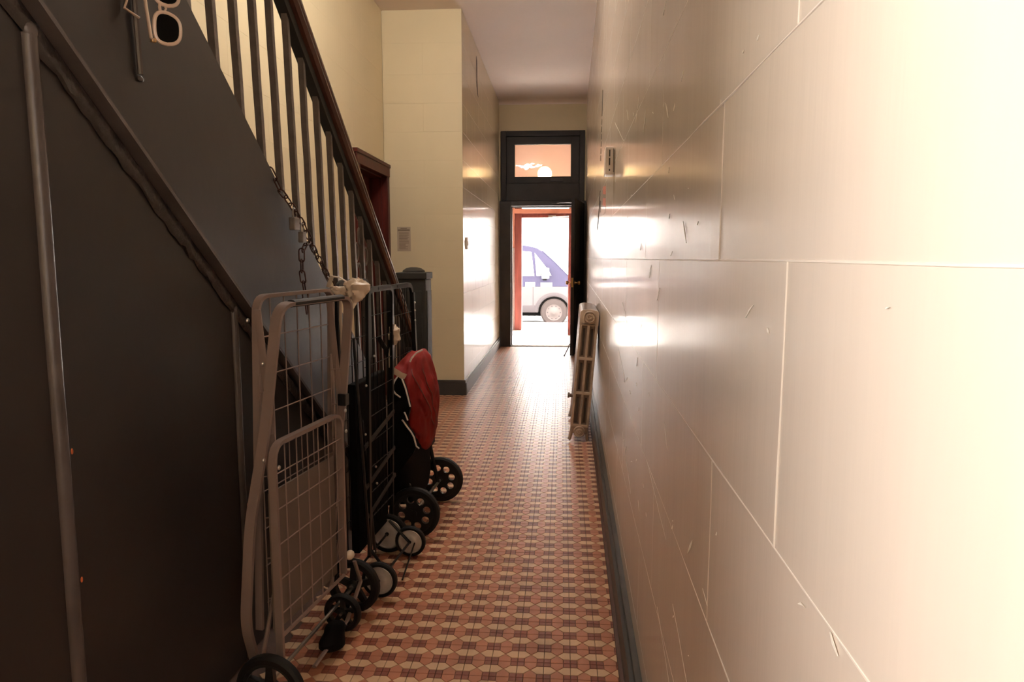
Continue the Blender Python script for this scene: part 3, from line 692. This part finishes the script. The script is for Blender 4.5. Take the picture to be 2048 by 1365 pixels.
def bagring(z):
    for i in range(len(BAG)-1):
        if BAG[i][0] <= z <= BAG[i+1][0]+1e-6:
            f = (z-BAG[i][0])/(BAG[i+1][0]-BAG[i][0]); return [BAG[i][q]*(1-f)+BAG[i+1][q]*f for q in range(5)]
def bagpt(z, t, out=0.):
    r = bagring(z); c_, s_ = cos(t), sin(t); rx = abs(c_)**(2/2.4)*(1 if c_ > 0 else -1); ry = abs(s_)**(2/2.4)*(1 if s_ > 0 else -1)
    p = Vector((r[1]+r[3]*rx, r[2]+r[4]*ry, z))
    # creases: ridged noise running diagonally over the slumped cloth
    a = abs(noise.noise(Vector((p.x*9+p.z*7, p.y*9, p.z*5-p.x*6)))); b = abs(noise.noise(Vector((p.x*22, p.y*20+p.z*9, p.z*16))))
    k = 1.04-.50*max(0,.28-a)-.20*max(0,.2-b)+out
    return (r[1]+r[3]*rx*k*1.06, r[2]+r[4]*ry*k, z+.02*noise.noise(p*12))
mb = MB(); nz_, nt2 = 44, 96
mb.add([bagpt(.33+(.486)*i/nz_, 2*pi*j/nt2) for i in range(nz_+1) for j in range(nt2)], [(i*nt2+j, i*nt2+(j+1)%nt2, (i+1)*nt2+(j+1)%nt2, (i+1)*nt2+j) for i in range(nz_) for j in range(nt2)]+[tuple(range(nt2))[::-1], tuple(range(nz_*nt2,(nz_+1)*nt2))])
rb = mb.build('red_bag', 'red_cloth', c3, False)
for p in rb.data.polygons: p.use_smooth = True
# seams along the bulging flap
mb = MB()
mb.tube([bagpt(.765-.013*k, -1.05+.045*k, .01) for k in range(24)], .003, 6); mb.build('bag_seam', 'red_seam', rb, True)
MB().tube([bagpt(.75-.012*k, -.35+.02*k, .01) for k in range(24)], .003, 6).build('bag_seam', 'red_seam', rb, True)
# black mesh pocket and white piping on the near face
def w2c3(p): return c3.matrix_basis.inverted() @ Vector(p)
bpy.context.view_layer.update()
yp = 3.015
pipe = [[(-.712,.655),(-.735,.672),(-.750,.697),(-.738,.73),(-.722,.752),(-.706,.742),(-.690,.700),(-.680,.66),(-.670,.614)],
        [(-.697,.59),(-.690,.575),(-.682,.552)], [(-.708,.555),(-.702,.548),(-.687,.525),(-.668,.50),(-.655,.476),(-.650,.455),(-.645,.435),(-.632,.424)], [(-.690,.80),(-.682,.818),(-.660,.842),(-.632,.856)]]
for q in pipe:
    yy = yp if q[0][1] < .79 else 3.12
    mb = MB().tube([w2c3((x,yy+.0,z)) for x,z in q], .0038, 6); mb.build('white_piping', 'white_piping', rb, True)
mb = MB(); poly = [(-.712,.655),(-.735,.672),(-.750,.697),(-.738,.73),(-.722,.752),(-.706,.742),(-.690,.700),(-.680,.66),(-.670,.614),(-.682,.552),(-.702,.548),(-.687,.525),(-.668,.50),(-.655,.476),(-.645,.435),(-.66,.40),(-.74,.30),(-.765,.45),(-.76,.60)]
vs = [w2c3((x,y,z)) for y in (yp+.001,yp+.03) for x,z in poly]; n = len(poly)
mb.add(vs, [tuple(range(n)),tuple(range(n,2*n))]+[(i,(i+1)%n,n+(i+1)%n,n+i) for i in range(n)]); mb.build('mesh_pocket', 'black_cloth', rb)
wheel(c3, w2c3((-.664,3.041,.118)), (0,1,0), .118, .035, 'holes')
wheel(c3, w2c3((-.628,3.531,.118)), (0,1,0), .118, .035, 'holes')
MB().tube([w2c3((-.664,3.041,.118)), w2c3((-.628,3.531,.118))], .007, 8).build('axle', 'steel', c3, True)
MB().tube([w2c3((-.655,3.10,.118)), V(.05,.03,.30)], .008, 8).build('wheel_arm', 'black_metal', c3, True); MB().tube([w2c3((-.633,3.47,.118)), V(.42,.05,.40)], .010, 8).build('wheel_arm', 'black_metal', c3, True)
# strap with buckle
MB().tube([w2c3((-.80,2.985,.93)), w2c3((-.765,2.99,.87)), w2c3((-.745,2.995,.80)), w2c3((-.735,3.0,.76))], 0, 6, flat=(.004,.012), up=(0,-1,0)).build('strap', 'black_plastic', c3, True)

# white plastic bags tied on the carts
def ribbon(name, paths, lumps, label, m='plastic_bag', cat='plastic bag'):
    o = empty(name, lumps[0][0]); tag(o, label, cat); L = Vector(lumps[0][0]); rg = random.Random(len(paths)*7+1)
    mb = MB()
    for (c, r, scl) in lumps:
        s0 = len(mb.v); cc = Vector(c)-L; mb.sphere(cc, r, 36, scl)
        for i in range(s0, len(mb.v)):
            d = Vector(mb.v[i])-cc; k = 1+.9*abs(noise.noise(d*38+cc*9))+.35*abs(noise.noise(d*95))-.15; mb.v[i] = tuple(cc+d*k)
    mb.build('knot', m, o, True)
    for (pts, wd) in paths:
        MB().tube([Vector(p)-L for p in pts], 0, 6, flat=(wd, .003), up=(1,0,.3)).build('tail', m, o, True)
    return o
ribbon('tied_plastic_bag', [([(-.86,2.53,1.165),(-.835,2.50,1.205),(-.80,2.49,1.20),(-.765,2.50,1.175)], .008), ([(-.80,2.49,1.14),(-.803,2.485,1.05),(-.798,2.48,.93)], .006), ([(-.752,2.50,1.15),(-.75,2.49,1.11),(-.765,2.485,1.085)], .009)],
       [((-.748,2.505,1.155), .036, (1,.7,1.1)), ((-.805,2.51,1.150), .03, (1.3,.7,.6))], 'crumpled white plastic bag tied over the black cart handle')
ribbon('knotted_bag_strip', [([(-.722,2.93,.905),(-.735,2.94,.86),(-.74,2.95,.80)], .009), ([(-.735,2.96,.79),(-.70,2.97,.765),(-.68,2.98,.755)], .014)],
       [((-.712,2.92,.945), .028, (.75,.6,1.5))], 'pale plastic bag strip hanging above the red trolley bag')

# ================================================================== CHAIN on the stringer
ch = empty('security_chain', (-.955,2.40,1.48)); tag(ch, 'rusty link chain draped over the stringer between balusters', 'chain')
def linkmesh(L, wd, r):
    pts = arc((L/2-wd/2,0), wd/2, -pi/2, pi/2, 6) + arc((-L/2+wd/2,0), wd/2, pi/2, 3*pi/2, 6)
    return MB().tube([(x,y,0) for x,y in pts], r, 6, closed=True).mesh('link', 'rust_chain', True)
lm = linkmesh(.050, .020, .0027)
def chain(path):
    P = [Vector(p) for p in path]; seg = [(P[i+1]-P[i]).length for i in range(len(P)-1)]; tot = sum(seg); stp = .040; k = 0; s = .02
    while s < tot:
        d = s; i = 0
        while d > seg[i]: d -= seg[i]; i += 1
        t = (P[i+1]-P[i]).normalized(); p = P[i]+t*d
        e = Vector((1,0,0)); e = (e-t*e.dot(t)).normalized(); f = t.cross(e)
        if k % 2: e, f = f, -e
        o = link('link', lm, ch); o.matrix_local = Matrix(((t.x,e.x,f.x,p.x+.955),(t.y,e.y,f.y,p.y-2.40),(t.z,e.z,f.z,p.z-1.48),(0,0,0,1)))
        s += stp; k += 1
chain([(-.985,2.34,1.57),(-.965,2.378,1.50),(-.955,2.46,1.45),(-.953,2.56,1.385),(-.953,2.62,1.33),(-.955,2.66,1.30),(-.957,2.72,1.265),(-.955,2.82,1.19),(-.945,2.88,1.12),(-.94,2.89,1.06)])
chain([(-.955,2.60,1.33),(-.95,2.55,1.315),(-.952,2.52,1.29),(-.955,2.525,1.22),(-.955,2.545,1.15),(-.955,2.56,1.08)])
pl = empty('padlock', (-.955,2.47,1.42)); tag(pl, 'small silver padlock hanging on the rusty chain', 'padlock')
MB().box(-.012,.010,-.024,.024,-.05,-.005,.004).build('body', 'lock_steel', pl)
MB().tube([(0,-.015,-.006)]+[(0,-.015*cos(t),.012+.016*sin(t)) for t in [pi*k/8 for k in range(9)]]+[(0,.015,-.006)], .0035, 8).build('shackle', 'lock_steel', pl, True)
pl2 = empty('padlock', (-.953,2.535,1.372)); tag(pl2, 'grey tarnished padlock lower on the rusty chain beside a baluster', 'padlock')
MB().box(-.010,.010,-.018,.018,-.045,-.005,.004).build('body', 'lock_steel', pl2)
MB().tube([(0,-.012,-.006)]+[(0,-.012*cos(t),.010+.014*sin(t)) for t in [pi*k/8 for k in range(9)]]+[(0,.012,-.006)], .003, 8).build('shackle', 'lock_steel', pl2, True)

# ================================================================== SUNGLASSES
sg = empty('sunglasses', (-.915,1.63,1.797), -R(35)); sg.scale = (1.2,1.2,1.2); tag(sg, 'clear-framed sunglasses with black lenses hung sideways on the stair panel', 'sunglasses')
def lens_outline(cz, flip, n=28):
    # rounded-D lens; brow edge towards smaller y
    out = []
    for k in range(n):
        t = 2*pi*k/n; c_, s_ = cos(t), sin(t)
        y = abs(c_)**.62*(1 if c_ > 0 else -1)*.0235; z = abs(s_)**.72*(1 if s_ > 0 else -1)*.0275
        if y > 0: z *= 1-.18*(y/.0235)
        y += .002*flip*s_
        out.append((y, cz+z))
    return out
for (cz, fl_) in ((.0,1),(.072,-1)):
    oc = lens_outline(cz, fl_)
    lens = MB().prism(oc, 'x', -.0012, .0012).build('lens', 'lens_black', sg)
    MB().tube([(0,y*1.06,cz+(z-cz)*1.06) for y,z in oc], .0038, 8, closed=True).build('rim', 'clear_frame', sg, True)
MB().tube([(0.0,-.012,.029),(.004,-.015,.036),(0,-.012,.043)], .003, 8).tube([(0,-.004,.030),(.003,-.002,.036),(0,-.004,.042)], .0022, 8).build('bridge', 'clear_frame', sg, True)
MB().tube([(0,-.026,-.03),(.004,-.034,-.025),(.008,-.042,.03),(.008,-.047,.10)], 0, 8, flat=(.0045,.002), up=(1,0,0)).build('temple', 'clear_frame', sg, True)
MB().tube([(-.004,-.03,.10),(-.008,-.06,.06),(-.006,-.075,.02),(-.004,-.05,.008)], 0, 8, flat=(.0045,.002), up=(1,0,0)).build('temple', 'clear_frame', sg, True)
MB().box(-.004,.005,-.033,-.024,-.032,-.024,.002).build('hinge', 'brass', sg)

# ================================================================== RADIATOR
rd = empty('radiator', (.120,4.80,.0)); rd.rotation_euler = (0, R(4.4), -.012)
tag(rd, 'narrow cast-iron radiator with three tiers of slots leaning on the glossy block wall', 'radiator')
def section(end):
    b = MB(); W = .064; T = .026
    # columns
    for x in (-W+.010, 0, W-.010): b.box(x-.0085, x+.0085, -T, T, .11, .83, .004)
    for z in (.115,.345,.585,.825): b.box(-W+.004, W-.004, -T, T, z-.010, z+.010, .004)
    # arched crown
    b.prism([(-W,.82),(W,.82),(W,.905)]+[(W*.93*cos(t)*1.0, .905+.02*sin(t)**.6) for t in [pi*k/10 for k in range(1,10)]]+[(-W,.905)], 'y', -T, T)
    return b
me_mid = section(False)
me_mid.box(-.055,.055,-.014,.014,.11,.83)
me_mid = me_mid.mesh('section', 'radiator_paint')
NS = 13
for k in range(1, NS): link('section', me_mid, rd, (0, k*.060, 0))
es = section(True).build('section', 'radiator_pale', rd); es['label'] = 'paler front end section with round medallions'
MB().box(-.056,.056,-.004,.014,.12,.83).build('recess_plate', 'radiator_paint', es)
for z0,z1 in ((.125,.335),(.355,.575),(.595,.815)):
    for x in (-.0275,.0275): MB().box(x-.0075,x+.0075,-.010,.0,z0+.012,z1-.02,.002).build('slot', 'radiator_dark', es)
for (z, rr_) in ((.875,.042),(.075,.040)):
    MB().lathe([(rr_,0),(rr_,-.008),(rr_*.85,-.012),(rr_*.75,-.006),(rr_*.55,-.006),(rr_*.5,-.012),(rr_*.3,-.014),(rr_*.22,-.008),(rr_*.1,-.010)], (0,-.026,z), (0,1,0), 28).build('medallion', 'radiator_pale', es, True)
MB().prism([(-.06,.13),(.06,.13),(.055,.06),(-.055,.06)], 'y', -.024, .024).build('lower_hub', 'radiator_paint', es)
for yy in (0, (NS-1)*.06):
    for s in (-1,1):
        MB().tube([(s*.05,yy,.11),(s*.054,yy,.06),(s*.060,yy,.02),(s*.066,yy,.008)], 0, 8, flat=(.013,.012), up=(0,1,0)).build('foot', 'radiator_pale', rd, True)
MB().tube([(.0,-.03,.30),(.003,-.038,.27),(-.004,-.04,.24),(.002,-.036,.265)], .004, 8).build('bleed_key', 'steel', es, True)
MB().lathe([(.012,0),(.012,.02),(.02,.022),(.02,.035)], (-.064,.1,.30), (-1,0,0), 12).build('valve', 'radiator_paint', rd, True)

# ================================================================== SMALL WALL THINGS
dt = empty('alarm_box', (WX(3.42)-.0,3.42,1.66)); tag(dt, 'white plastic alarm box with black slots on the glossy block wall', 'detector')
mb = MB().box(-.046,.0,-.055,.055,0,.128,.008); bx_ = mb.build('body', 'white_plastic', dt)
for (z0,z1) in ((.016,.024),(.042,.075),(.082,.112)): MB().box(-.028,-.023,-.0575,-.054,z0,z1).build('slot', 'slot_black', dt)
MB().box(-.0085,-.006,-.0570,-.054,.010,.118).build('seam', 'gash', dt)
tp = empty('tape_strip', (WX(4.35)-.001,4.35,1.62)); tag(tp, 'torn red and white warning strip stuck to the glossy wall below the alarm box', 'tape')
MB().box(-.002,.0,-.16,.14,-.08,.09).build('backing', 'enamel_pink', tp)
for (z,m) in ((.05,0),(-.02,1)):
    b = MB(); b.prism([(-.16,z-.03),(.14,z+.0),(.14,z+.045),(-.16,z+.02)], 'x', -.003, -.002); b.build('red_bar', 'tape_red', tp)
sw = empty('bell_plate', (XH,6.62,1.41)); tag(sw, 'small pale switch plate on the cream passage wall near its corner', 'switch')
MB().box(0,.012,-.035,.035,-.055,.055,.004).build('plate', 'white_plastic', sw)
MB().box(.012,.018,-.012,.012,-.02,.02,.003).build('button', 'white_plastic', sw)
nt_ = empty('paper_notice', (-1.452,YA,1.45)); tag(nt_, 'printed paper notice taped to the cream wall beside the red-brown door', 'notice')
MB().box(-.062,.062,-.0025,0,-.115,.105).build('sheet', 'paper', nt_)
mb = MB(); rn = random.Random(2)
for (x0,x1,z,t) in ((-.03,.03,.092,.004),(-.055,.055,.076,.007)): mb.box(x0,x1,-.0034,-.0025,z-t,z+t)
z = .052
while z > -.10:
    mb.box(-.045,.045-rn.choice((0,0,.01,.03)),-.0032,-.0025,z-.0022,z+.0022); z -= .0105
mb.build('print', 'ink', nt_)

# ================================================================== STREET
RZ = -.38
mb = MB().box(-14,14,12.62,13.25,-.5,-.015)
struct('floor_stoop', 'pale concrete stoop outside the street door', 'ground', mb, 'concrete')
mb = MB().box(-14,14,13.25,15.9,-.6,-.18)
struct('floor_sidewalk', 'pale concrete sidewalk between stoop and parked van', 'ground', mb, 'concrete')
mb = MB().box(-40,40,15.9,24,-.8,RZ).box(-40,40,24,27,-.8,RZ+.15)
struct('floor_road', 'grey asphalt road under the parked van', 'ground', mb, 'asphalt')
bd = empty('street_building', (0,27,RZ)); tag(bd, 'pale building front across the street behind the van', 'building')
MB().box(-14,14,0,1.,0,5.5).build('wall', 'facade', bd)
mb = MB()
for k in range(-40,40): mb.box(k*.17,k*.17+.10,-.12,0,3.36,3.50)
mb.build('cornice_teeth', 'facade_line', bd); MB().box(-14,14,-.2,0,3.5,3.65).box(-14,14,-.06,0,2.58,2.62).build('cornice', 'facade_line', bd)
for x in (-6,-3.2,3.4,6.2):
    wn = MB().box(x-.6,x+.6,-.03,0,1.2,2.5).build('window', 'facade_line', bd); MB().box(x-.5,x+.5,-.04,-.03,1.3,2.4).build('pane', 'van_glass', wn)

# van, parked facing right; local x forward, y away from us, z up; origin under the front wheel
vn = empty('van', (-.197,17.13,RZ)); tag(vn, 'navy and silver panel van parked at the kerb outside', 'van')
def arch(cx, r, zb): return [(cx+r*cos(t), .335+r*sin(t)) for t in [pi+math.asin(.0)-(pi)*k/14 for k in range(15)]]
lowp = [(-4.6,.335),(-3.85,.335)]+arch(-3.45,.39,.33)[0:]+[(-.40,.335)]+arch(0,.39,.33)+[(.85,.335),(.95,.5),(.94,.80),(.90,.96),(-4.6,.96)]
MB().prism(lowp, 'y', 0, 1.95).build('lower_body', 'van_silver', vn)
upp = [(-4.6,.962),(.90,.962),(.80,1.05),(.60,1.13),(.36,1.19),(.0,1.545),(-.30,1.82),(-.42,1.895),(-.60,1.945),(-.85,1.975),(-1.4,2.0),(-4.6,2.05)]
MB().prism(upp, 'y', .03, 1.92).build('upper_body', 'van_navy', vn)
# arch cladding, sill
mb = MB()
mb.tube([(x,-.005,z) for x,z in [(.44*cos(pi-pi*k/16), .335+.44*sin(pi-pi*k/16)) for k in range(17)]], 0, 6, flat=(.03,.05), up=(0,-1,0)); mb.box(-3.0,-.46,-.02,.02,.33,.50,.01); mb.build('cladding', 'van_clad', vn, True)
MB().box(-.45,.45,.10,.9,.335,.74).build('wheel_well', 'van_dark', vn)
MB().box(-4.3,.7,.3,1.7,.22,.34).build('underbody', 'van_dark', vn)
wins = [[(-1.35,1.215),(-.49,1.225),(-.56,1.80),(-1.35,1.87)], [(-.43,1.225),(-.07,1.23),(-.14,1.36),(-.48,1.78)]]
for q in wins:
    wf = MB().prism([((x+.0)*1.0, z) for x,z in q], 'y', .022, .05).build('side_window', 'van_white', vn)
    cx = sum(p[0] for p in q)/4; cz = sum(p[1] for p in q)/4
    MB().prism([(cx+(x-cx)*.96, cz+(z-cz)*.96) for x,z in q], 'y', .015, .021).build('pane', 'van_glass', wf)
MB().tube([(.36,.05,1.20),(.0,.05,1.56),(-.30,.05,1.83)], 0, 6, flat=(.03,.02), up=(0,-1,0)).build('pillar_trim', 'van_navy', vn)
mr = MB().box(-.30,-.12,-.20,-.06,1.16,1.42,.03).build('mirror', 'van_white', vn, True); MB().box(-.28,-.18,-.08,.04,1.12,1.17,.01).build('mirror_arm', 'van_dark', mr)
for (x0,x1,z0,z1) in ((-.70,-.47,.96,1.07),(-.33,-.05,.93,1.06)): MB().box(x0,x1,.018,.029,z0,z1,.003).build('white_patch', 'van_white', vn)  # flat white patches on the near flank
MB().box(-.52,-.505,-.004,.0,.42,.95).build('door_gap', 'van_clad', vn)
MB().box(.55,.92,-.01,.05,.82,1.0,.02).build('headlight', 'van_glass', vn)
MB().box(.80,1.0,-.02,1.97,.36,.62,.04).build('bumper', 'van_clad', vn)
for cx in (0,-3.45):
    ty = MB().lathe([(.20,-.09),(.29,-.10),(.333,-.07),(.333,.07),(.29,.10),(.20,.09)], (cx,.11,.333), (0,1,0), 40, closed=True).build('wheel', 'tyre', vn, True)
    b = MB().lathe([(.215,-.06),(.20,-.085),(.17,-.07),(.08,-.09),(.05,-.11),(.02,-.112)], (cx,.11,.333), (0,1,0), 36); b.build('hub_cap', 'van_rim', ty, True)
    b = MB()
    for k in range(10): t = 2*pi*k/10; b.sphere((cx+.155*cos(t), .035, .333+.155*sin(t)), .016, 8, (1,.5,1))
    b.build('hub_hole', 'van_clad', ty, True)
